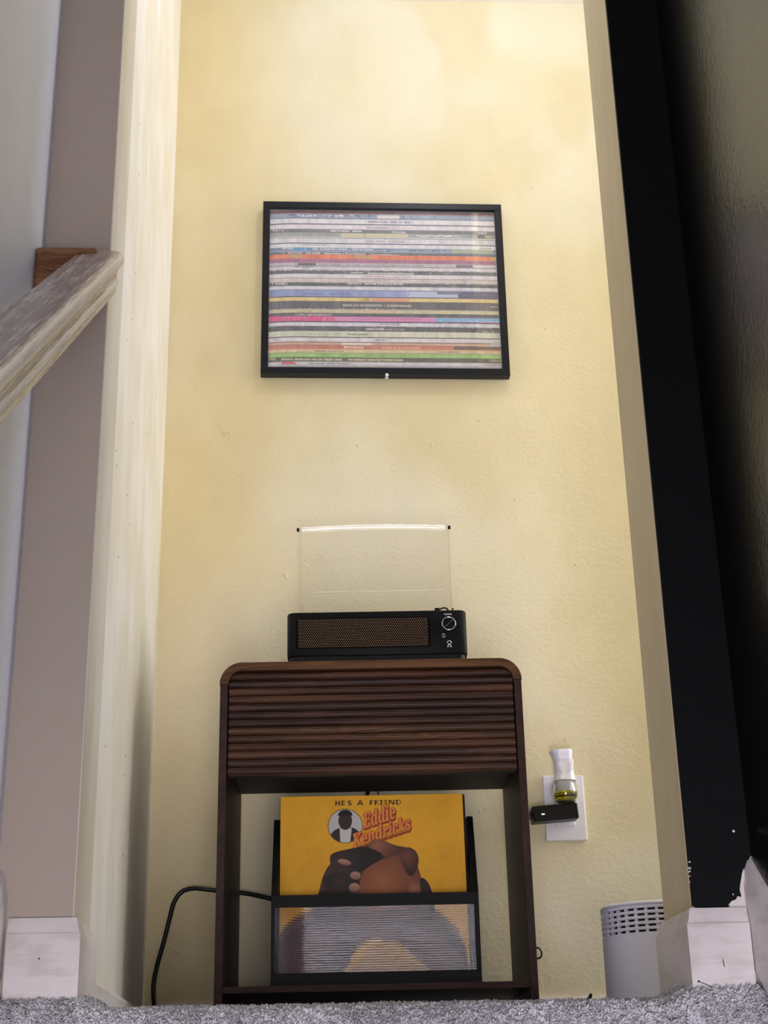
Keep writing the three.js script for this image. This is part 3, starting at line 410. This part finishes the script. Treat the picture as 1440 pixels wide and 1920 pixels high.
  const outer = new THREE.Shape(); outer.moveTo(-lw, lb); outer.lineTo(lw, lb); outer.lineTo(lw, lt - 0.01); outer.quadraticCurveTo(lw, lt, lw - 0.01, lt); outer.quadraticCurveTo(0, lt + 0.008, -lw + 0.01, lt); outer.quadraticCurveTo(-lw, lt, -lw, lt - 0.01); outer.closePath();
  const inner = new THREE.Path(); const w2 = lw - 0.0025, t2 = lt - 0.0025; inner.moveTo(-w2, lb + 0.001); inner.lineTo(-w2, t2 - 0.008); inner.quadraticCurveTo(-w2, t2, -w2 + 0.008, t2); inner.quadraticCurveTo(0, t2 + 0.008, w2 - 0.008, t2); inner.quadraticCurveTo(w2, t2, w2, t2 - 0.008); inner.lineTo(w2, lb + 0.001); inner.closePath();
  const o2 = outer.clone(); const plate = extr(outer, 0.0022, 0); plate.translate(0, 0, lz); const rim = extr(o2, 0.011, 0.0005, [inner]); rim.translate(0, 0, lz + 0.0022);
  const lid = mesh('lid', metreUV(plate), M.pane, t); mesh('rim', metreUV(rim), M.acrylic, lid);
  const lip = tube([[-lw + 0.004, 0.222, lz + 0.0125], [-lw + 0.008, 0.2155, lz + 0.0125], [-lw + 0.016, 0.2145, lz + 0.0125], [0, 0.2145, lz + 0.0125], [lw - 0.016, 0.2145, lz + 0.0125], [lw - 0.008, 0.2155, lz + 0.0125], [lw - 0.004, 0.2205, lz + 0.0125]], 0.0009, 60, 8); mesh('lip', lip, M.acrylic, lid);
  for (const x of [-lw - 0.0015, lw + 0.0005]) tag(mesh('bumper', rbox(0.005, 0.006, 0.006, 0.0008, x, lt - 0.006, lz + 0.014), M.blackPlastic, lid), 'small black rubber bumper');
}
// ------------------------------------------------------------------ record rack with ribbed front, and sleeves in it
{
  const by = 0.0567, t = thing('record_rack', 'black record rack with clear ribbed front on the cabinet shelf', 'record rack', onCab(0.0045, by, 0.05), TURN);
  const W = 0.1655, th = 0.0085;
  for (const sx of [-1, 1]) { const s = new THREE.Shape(); s.moveTo(-0.055, 0); s.lineTo(0.058, 0); s.lineTo(0.058, 0.143); s.lineTo(0.0, 0.272); s.lineTo(-0.012, 0.275); s.lineTo(-0.05, 0.275); s.closePath();
    const g = extr(s, th, 0.0008); g.rotateY(-Math.PI / 2); g.translate(sx > 0 ? W : -W + th, 0, 0); mesh('side_panel', metreUV(g), M.rack, t); }
  const zf = 0.058, bar = (x0, x1, y0, y1) => rb(x0, x1, y0, y1, zf, zf + 0.009, 0.0008);
  mesh('front_rail', bar(-W, W, 0.1215, 0.1405), M.rack, t); mesh('front_rail', bar(-W, W, 0.0, 0.0205), M.rack, t);
  mesh('front_stile', bar(-W, -W + 0.0052, 0.0205, 0.1215), M.rack, t); mesh('front_stile', bar(W - 0.0075, W, 0.0205, 0.1215), M.rack, t);
  mesh('rack_floor', rb(-W + th, W - th, 0.0, 0.004, -0.05, zf - 0.001, 0.0005), M.rack, t); mesh('back_rail', rb(-W + th, W - th, 0.19, 0.215, -0.05, -0.044, 0.0005), M.rack, t);
  // ribbed pane: flat behind, half-round reeds in front
  const x0 = -W + 0.0052, x1 = W - 0.0075, y0 = 0.0206, y1 = 0.1214, n = 27, p = (y1 - y0) / n; const sh = []; for (let i = 0; i < n; i++) for (let k = 0; k < 6; k++) { const a = Math.PI * k / 6; sh.push([0.0022 + 0.0008 * Math.sin(a), y0 + i * p + p * (0.5 - 0.5 * Math.cos(a))]); }
  sh.push([0.0022, y1], [0, y1], [0, y0]); const g = extr(sh, x1 - x0); g.rotateY(-Math.PI / 2); g.scale(1, 1, 1); g.translate(x1, 0, zf + 0.0035);
  mesh('ribbed_pane', metreUV(g), M.reeded, t);
}
const sleeveArt = canvasTex(1024, 1024, (g, w, h) => {
  const bgc = g.createLinearGradient(0, 0, 0, h); g.fillStyle = '#eeb01e'; g.fillRect(0, 0, w, h);
  for (let i = 0; i < 500; i++) { g.fillStyle = `rgba(${rnd() < .5 ? '240,190,60' : '170,110,20'},0.035)`; g.beginPath(); g.ellipse(rr(0, w), rr(0, h), rr(20, 130), rr(10, 90), rr(0, 3), 0, 7); g.fill(); }
  g.fillStyle = '#2a1208'; g.font = 'bold 39px sans-serif'; const ttl = "HE'S A FRIEND"; const xs = 303, xe = 680; let m = 0; const sp = 1.0; g.textBaseline = 'middle';
  { const parts = [["HE'S", 303, 97], ['A', 430, 34], ['FRIEND', 496, 184]]; for (const [s, x, wd] of parts) { const mm = g.measureText(s).width; g.save(); g.translate(x, 42); g.scale(wd / mm, 1.0); g.fillText(s, 0, 0); g.restore(); } g.fillStyle = '#eeb01e'; for (const x of [333, 366, 518, 545, 582, 604, 640, 668]) g.fillRect(x, 20, 4, 44); }
  // round grey portrait panel with a plain seated figure
  g.fillStyle = '#6d4a10'; g.beginPath(); g.arc(362, 172, 98, 0, 7); g.fill(); g.save(); g.beginPath(); g.arc(362, 172, 94, 0, 7); g.clip(); g.fillStyle = '#c4c2be'; g.fillRect(260, 70, 210, 210); g.fillStyle = '#2c2a2a'; g.beginPath(); g.moveTo(255, 290); g.quadraticCurveTo(270, 195, 335, 182); g.lineTo(400, 182); g.quadraticCurveTo(455, 198, 470, 290); g.fill(); g.fillStyle = '#d0cdc8'; g.beginPath(); g.moveTo(330, 185); g.lineTo(398, 185); g.lineTo(386, 290); g.lineTo(335, 290); g.fill(); g.fillStyle = '#3a2a22'; g.beginPath(); g.ellipse(362, 142, 38, 52, 0, 0, 7); g.fill(); g.fillStyle = '#1c1614'; g.beginPath(); g.ellipse(362, 114, 41, 34, 0, Math.PI, 0); g.fill(); g.restore();
  // slanted lettering
  const word = (s, x, y, rot, px, wd) => { g.save(); g.translate(x, y); g.rotate(rot); g.transform(1, 0, -0.18, 1, 0, 0); g.font = `italic bold ${px}px serif`; const mm = g.measureText(s).width; g.scale(wd / mm, 1); g.lineJoin = 'round'; g.strokeStyle = '#9a3a16'; g.lineWidth = 14; g.strokeText(s, 5, 8); g.strokeStyle = '#c8431f'; g.lineWidth = 9; g.strokeText(s, 0, 0); g.fillStyle = '#e8904a'; g.fillText(s, 0, 0); g.strokeStyle = '#d99230'; g.lineWidth = 2; g.strokeText(s, 0, 0); g.restore(); };
  word('Eddie', 458, 150, -0.30, 108, 190); word('Kendricks', 398, 262, -0.30, 104, 340); g.strokeStyle = '#a86a18'; g.lineWidth = 7; g.beginPath(); g.moveTo(430, 290); g.lineTo(712, 196); g.stroke(); g.strokeStyle = '#e0a040'; g.lineWidth = 4; g.beginPath(); g.moveTo(430, 284); g.lineTo(712, 190); g.stroke();
  // plain brown clasped-fist shapes as a stand-in for the cover picture
  const blob = (pts, c0, c1, bx, by, br) => { const gr = g.createRadialGradient(bx, by, 4, bx, by, br); gr.addColorStop(0, c1); gr.addColorStop(1, c0); g.fillStyle = gr; g.beginPath(); const n = pts.length; g.moveTo((pts[0][0] + pts[n - 1][0]) / 2, (pts[0][1] + pts[n - 1][1]) / 2); for (let i = 0; i < n; i++) { const a = pts[i], b = pts[(i + 1) % n]; g.quadraticCurveTo(a[0], a[1], (a[0] + b[0]) / 2, (a[1] + b[1]) / 2); } g.fill(); };
  blob([[210, 560], [240, 420], [330, 330], [470, 300], [520, 250], [620, 280], [700, 310], [760, 420], [800, 600], [1000, 760], [1024, 1024], [700, 1024], [620, 800], [430, 800], [330, 1024], [0, 1024], [0, 800], [160, 640]], '#3a2420', '#5a3a2c', 420, 560, 420);
  blob([[-20, 760], [120, 640], [260, 600], [420, 640], [470, 760], [380, 860], [260, 1024], [-20, 1024]], '#4a3038', '#6a4038', 120, 900, 260);
  blob([[480, 300], [500, 255], [550, 245], [640, 290], [720, 300], [720, 380], [600, 360]], '#5a3226', '#9a6248', 540, 285, 110);
  blob([[270, 350], [290, 320], [390, 300], [470, 285], [590, 340], [520, 390], [400, 450], [290, 430]], '#1e1412', '#43302a', 330, 400, 160);
  blob([[235, 490], [245, 440], [330, 425], [430, 450], [440, 520], [390, 545], [250, 520]], '#1c1210', '#3a2824', 330, 480, 120); blob([[205, 580], [215, 530], [310, 515], [400, 545], [410, 610], [330, 650], [220, 640]], '#1c1210', '#3c2a26', 300, 590, 120); blob([[180, 680], [190, 640], [290, 630], [390, 650], [380, 720], [200, 730]], '#1c1210', '#382622', 290, 690, 120);
  blob([[440, 440], [520, 380], [640, 340], [720, 330], [770, 420], [790, 560], [760, 640], [560, 650], [430, 620]], '#6a3a28', '#a8663e', 560, 500, 240); blob([[650, 330], [700, 290], [760, 320], [770, 390], [730, 470], [690, 440]], '#3a201a', '#7a4434', 700, 350, 90); blob([[700, 480], [760, 470], [790, 540], [770, 610], [700, 600]], '#6a3c2a', '#a86e4c', 735, 530, 70); blob([[760, 460], [810, 480], [840, 560], [850, 650], [790, 640]], '#1e1312', '#3a2622', 800, 540, 80);
  const nail = (x, y, a, b, r) => { g.save(); g.translate(x, y); g.rotate(r); const gr = g.createLinearGradient(0, -b, 0, b); gr.addColorStop(0, '#c09078'); gr.addColorStop(1, '#8a5f4c'); g.fillStyle = gr; g.beginPath(); g.ellipse(0, 0, a, b, 0, 0, 7); g.fill(); g.restore(); }; nail(355, 375, 38, 16, 0.25); nail(415, 450, 30, 22, 0.15); nail(408, 515, 30, 25, 0); nail(390, 590, 34, 20, 0.05);
  blob([[470, 720], [580, 640], [700, 640], [780, 760], [1024, 900], [1024, 1024], [760, 1024]], '#4c3238', '#6a4440', 880, 880, 240);
  g.fillStyle = '#c8942a'; g.beginPath(); g.moveTo(300, 1024); g.quadraticCurveTo(430, 900, 480, 840); g.quadraticCurveTo(610, 770, 680, 850); g.quadraticCurveTo(780, 930, 860, 1024); g.fill();
});
const wrinkle = dataTex(512, 512, (u, v) => { const a = fbm(u, v, 4, 3, 3, 501), b = fbm((u * 1 + v * 0.0) % 1, v, 26, 3, 3, 505), k = sm(0.35, 0.7, Math.abs(u - 0.5) * 2) ; const e = 255 * (0.3 * a + 0.7 * b * (0.25 + 0.75 * k)); return [e, e, e]; }, false, 1, 1);
{
  const SL = [ // x, z at foot, z at top, side, label, material
    [0.0020, 0.088, 0.062, 0.305, 'yellow record sleeve with clasped hands at the front of the rack', 'art'],
    [0.0040, 0.078, 0.052, 0.3055, 'dark record sleeve directly behind the yellow one in the rack', 0x1a1412],
    [0.0055, 0.070, 0.044, 0.3065, 'deep red record sleeve, third from the front in the rack', 0x3a1414],
    [0.0045, 0.062, 0.036, 0.3065, 'near-black record sleeve, rearmost and tallest in the rack', 0x0e0d10]];
  SL.forEach(([x, z0, z1, s, label, col], i) => {
    const lean = Math.atan2(z0 - z1, s), by = 0.0567 + 0.0046 + (i === 3 ? 0.003 : 0);
    const t = thing('record_sleeve', label, 'record', onCab(x, by, z0), TURN); const q = new THREE.Quaternion().setFromAxisAngle(new THREE.Vector3(0, 1, 0), TURN).multiply(new THREE.Quaternion().setFromAxisAngle(new THREE.Vector3(1, 0, 0), -lean)); t.quaternion.copy(q);
    mesh('jacket', rbox(s, s, 0.0042, 0.001, 0, s / 2, 0), std({ color: col === 'art' ? 0x6a4a18 : col, roughness: 0.5 }), t);
    if (col === 'art') { const g = new THREE.PlaneGeometry(s - 0.001, s - 0.001, 1, 1); const bx = new THREE.BoxGeometry(s - 0.0012, s - 0.0012, 0.0003); bx.translate(0, s / 2, 0.0022); mesh('cover_print', bx, phy({ map: sleeveArt, roughness: 0.55, clearcoat: 0.3, clearcoatRoughness: 0.1, clearcoatNormalScale: new THREE.Vector2(1, 1), bumpMap: wrinkle, bumpScale: 0.0012 }), t); }
  });
}
// ------------------------------------------------------------------ outlet, plug-ins, cords
{
  const t = thing('wall_outlet', 'white wall outlet plate right of the cabinet', 'outlet', [0.3835, 0.389, 0]);
  mesh('cover_plate', [rbox(0.0765, 0.121, 0.0055, 0.0022, 0, 0, 0.003, 3)], M.whitePlastic, t);
  for (const y of [0.0195, -0.0195]) { const r = mesh('receptacle', rbox(0.034, 0.029, 0.003, 0.0012, 0, y, 0.0065), M.whitePlastic, t); for (const x of [-0.0063, 0.0063]) mesh('slot', rbox(0.0012, 0.007, 0.0006, 0.0002, x, y + 0.002, 0.0081), M.gap, r); }
  mesh('screw', new THREE.CylinderGeometry(0.003, 0.003, 0.001, 16).rotateX(Math.PI / 2).translate(0, 0, 0.0061), M.whitePlastic, t);
  const f = thing('air_freshener', 'white plug-in air freshener with yellow oil bottle in the outlet', 'air freshener', [0.379, 0.389, 0.008]);
  const zc = 0.040; // bottle axis distance
  const bd = []; const ring = (y, w, d, zz) => ({ y, w, d, zz });
  const R = [ring(0.041, 0.0205, 0.017, zc), ring(0.047, 0.0190, 0.0155, zc), ring(0.058, 0.0178, 0.0145, zc), ring(0.068, 0.0178, 0.0145, zc - 0.001), ring(0.0745, 0.0184, 0.015, zc - 0.002), ring(0.0805, 0.0192, 0.0158, zc - 0.002)];
  const loft = (rows, seg = 40, cap = true) => { const pos = [], idx = []; rows.forEach(r => { for (let i = 0; i < seg; i++) { const a = i / seg * Math.PI * 2; const sx = Math.sign(Math.cos(a)) * Math.pow(Math.abs(Math.cos(a)), 0.75), sz = Math.sign(Math.sin(a)) * Math.pow(Math.abs(Math.sin(a)), 0.75); pos.push((r.x || 0) + r.w * sx, r.y + (r.tilt || 0) * sx + (r.tz || 0) * sz, r.zz + r.d * sz); } }); for (let j = 0; j < rows.length - 1; j++) for (let i = 0; i < seg; i++) { const a = j * seg + i, b = j * seg + (i + 1) % seg, c = a + seg, d = b + seg; idx.push(a, c, b, b, c, d); } if (cap) { for (const [j, fl] of [[0, 0], [rows.length - 1, 1]]) { const c = pos.length / 3, r = rows[j]; pos.push(r.x || 0, r.y, r.zz); for (let i = 0; i < seg; i++) { const a = j * seg + i, b = j * seg + (i + 1) % seg; fl ? idx.push(a, c, b) : idx.push(a, b, c); } } } let g = new THREE.BufferGeometry(); g.setAttribute('position', new THREE.Float32BufferAttribute(pos, 3)); g.setIndex(idx); g = g.toNonIndexed(); g.computeVertexNormals(); return metreUV(toCreasedNormals(g, 0.6)); };
  const body = mesh('body', loft(R), M.whitePlastic, f);
  for (const sx of [-1, 1]) for (let i = 0; i < 4; i++) { const g = tube([[sx * 0.005, 0.052 + i * 0.0035, zc + 0.0152], [sx * 0.010, 0.057 + i * 0.004, zc + 0.0145], [sx * 0.0145, 0.0615 + i * 0.0045 > 0.079 ? 0.079 : 0.0615 + i * 0.0045, zc + 0.012]], 0.0006, 12, 5); mesh('leaf_rib', g, M.lilacPlastic, body); }
  mesh('cap', loft([{ y: 0.0785, w: 0.0176, d: 0.0145, zz: zc - 0.002, x: -0.001, tilt: 0 }, { y: 0.088, w: 0.0190, d: 0.0155, zz: zc - 0.003, x: -0.002 }, { y: 0.0965, w: 0.0212, d: 0.017, zz: zc - 0.004, x: -0.003, tilt: 0.0008 }, { y: 0.0985, w: 0.0205, d: 0.0163, zz: zc - 0.004, x: -0.003, tilt: 0.001 }]), M.lilacPlastic, f);
  mesh('plug_stem', rb(-0.013, 0.013, 0.046, 0.074, -0.0018, zc - 0.012, 0.003), M.whitePlastic, f).position.y = -0.024;
  const gy = 0.0005; const glass = lathe([[0, gy], [0.015, gy], [0.0185, gy + 0.003], [0.0232, gy + 0.013], [0.0235, gy + 0.021], [0.0218, gy + 0.031], [0.019, gy + 0.0375], [0.0172, gy + 0.0375], [0.0200, gy + 0.0305], [0.0218, gy + 0.021], [0.0216, gy + 0.0135], [0.0172, gy + 0.0045], [0.014, gy + 0.0022], [0, gy + 0.0022]], 48).translate(0, 0, zc); mesh('glass_bottle', glass, M.glass, f);
  tag(mesh('oil', lathe([[0, gy + 0.0024], [0.0138, gy + 0.0024], [0.017, gy + 0.0046], [0.0213, gy + 0.0136], [0.0216, gy + 0.0195], [0, gy + 0.0195]], 48).translate(0, 0, zc), M.oil, f), 'yellow-green scented oil');
  const a = thing('power_adapter', 'black plug-in power adapter with a lit green dot below the freshener', 'adapter', [0.3585, 0.3735, 0.0081]); a.rotation.z = 0.075;
  mesh('case', [rbox(0.0845, 0.0285, 0.036, 0.003, 0, 0, 0.0225, 3)], M.blackPlastic, a); mesh('plug_face', rb(0.006, 0.036, -0.012, 0.012, -0.0001, 0.0048, 0.001), M.blackPlastic, a);
  tag(mesh('indicator', rbox(0.006, 0.0026, 0.0008, 0.0004, -0.0235, -0.002, 0.0406), new THREE.MeshStandardMaterial({ color: 0xdfffe8, emissive: 0xbfffd0, emissiveIntensity: 0.9 }), a), 'lit pale green indicator');
  mesh('strain_relief', rb(-0.0455, -0.0415, -0.006, 0.006, 0.012, 0.03, 0.001), M.blackPlastic, a);
  const cord = (name, pts, r, label, mat = M.cable) => { const m = mesh(name, tube(pts, r, 90, 10), mat); tag(m, label, 'cable'); return m; };
  cord('cable', [[-0.285, 0.004, 0.05], [-0.33, 0.008, 0.05], [-0.352, 0.030, 0.038], [-0.360, 0.065, 0.03], [-0.3605, 0.09, 0.03], [-0.356, 0.118, 0.028], [-0.346, 0.158, 0.026], [-0.337, 0.198, 0.026], [-0.330, 0.226, 0.026], [-0.318, 0.243, 0.026], [-0.300, 0.249, 0.028], [-0.275, 0.247, 0.03], [-0.245, 0.243, 0.03], [-0.205, 0.239, 0.03], [-0.165, 0.230, 0.034], [-0.10, 0.215, 0.036], [-0.04, 0.27, 0.036], [0.0, 0.36, 0.036], [0.018, 0.42, 0.036], [0.03, 0.53, 0.022], [0.03, 0.60, 0.022]], 0.0041, 'thick black power cord looping out left of the cabinet');
  cord('adapter_lead', [[0.313, 0.372, 0.028], [0.305, 0.36, 0.028], [0.303, 0.30, 0.024], [0.303, 0.2, 0.024], [0.306, 0.137, 0.03], [0.315, 0.1365, 0.035], [0.320, 0.1285, 0.035], [0.3175, 0.120, 0.035], [0.306, 0.116, 0.03], [0.302, 0.06, 0.024], [0.303, 0.006, 0.03]].slice(3), 0.0016, 'thin black lead looping out right of the cabinet near its foot');
  cord('speaker_lead', [[0.036, 0.52, 0.018], [0.034, 0.44, 0.018], [0.0365, 0.42, 0.018], [0.041, 0.39, 0.018], [0.05, 0.30, 0.018], [0.06, 0.2, 0.018], [0.06, 0.06, 0.02], [0.06, 0.0025, 0.03]], 0.0015, 'thin dark red lead hanging behind the record sleeves', std({ color: 0x2a0a0c, roughness: 0.4 }));
  cord('floor_lead', [[0.31, 0.003, 0.2], [0.335, 0.030, 0.2], [0.348, 0.0355, 0.2], [0.362, 0.037, 0.2], [0.368, 0.040, 0.2], [0.3715, 0.0455, 0.2], [0.3725, 0.046, 0.2], [0.371, 0.035, 0.2], [0.371, 0.0022, 0.2]], 0.0017, 'short black lead end on the floor beside the white cylinder');
}
// ------------------------------------------------------------------ white slotted cylinder
{
  const t = thing('air_purifier', 'white plastic cylinder with slotted top standing behind the right corner', 'air purifier', [0.4675, 0, 0.30]);
  const R = 0.0875, H = 0.172, n = 5, p = 0.0082, y0 = H - n * p - 0.006;
  mesh('body', lathe([[0, 0.0005], [R - 0.003, 0.0005], [R, 0.004], [R, y0 - 0.001], [R - 0.001, y0], [R - 0.010, y0], [0, y0]], 96), M.lilacPlastic, t);
  mesh('core', new THREE.CylinderGeometry(R - 0.009, R - 0.009, n * p + 0.002, 64, 1).translate(0, y0 + n * p / 2, 0), M.charcoalDark, t);
  for (let k = 0; k < n; k++) { const y = y0 + k * p; mesh('vent_ring', lathe([[R - 0.006, y + 0.0036], [R - 0.0006, y + 0.0036], [R, y + 0.0042], [R, y + p - 0.0006], [R - 0.0006, y + p], [R - 0.006, y + p], [R - 0.006, y + 0.0036]], 96), M.lilacPlastic, t); }
  mesh('top_cap', lathe([[R - 0.008, H - 0.006], [R, H - 0.006], [R, H - 0.002], [R - 0.002, H], [R - 0.02, H - 0.001], [0, H - 0.004]], 96), M.lilacPlastic, t);
  const ribs = []; for (let k = 0; k < n; k++) for (let i = 0; i < 32; i++) { const a = i / 32 * Math.PI * 2; ribs.push(rbox(0.0050, 0.0040, 0.005, 0.0004, 0, y0 + k * p + 0.0018, R - 0.0038).rotateY(a)); } mesh('vent_rib', ribs, M.lilacPlastic, t).userData.kind = 'stuff';
}
// ------------------------------------------------------------------ lamps (out of view)
for (const L of LAMPS) {
  const t = thing(L.name, L.label, 'lamp', L.at);
  const glow = new THREE.MeshStandardMaterial({ color: 0xffffff, emissive: L.color, emissiveIntensity: 2, roughness: 0.4 });
  if (L.up) { mesh('canopy', lathe([[0, 0.0615], [0.09, 0.0615], [0.09, 0.05], [0.06, 0.044], [0, 0.044]], 32), M.whitePlastic, t); mesh('globe', new THREE.SphereGeometry(0.045, 24, 16), glow, t); }
  else { mesh('canopy', lathe([[0, 0.239], [0.06, 0.239], [0.06, 0.22], [0.02, 0.21], [0.015, 0.11], [0, 0.11]], 32).rotateX(Math.PI / 2), M.whitePlastic, t); mesh('globe', new THREE.SphereGeometry(0.12, 24, 16), glow, t); }
  const p = new THREE.PointLight(L.color, L.cd, 0, 2); p.castShadow = true; p.shadow.radius = L.soft; p.shadow.mapSize.set(1024, 1024); p.shadow.bias = -0.0005; t.add(p);
}
renderer.render(scene, camera);
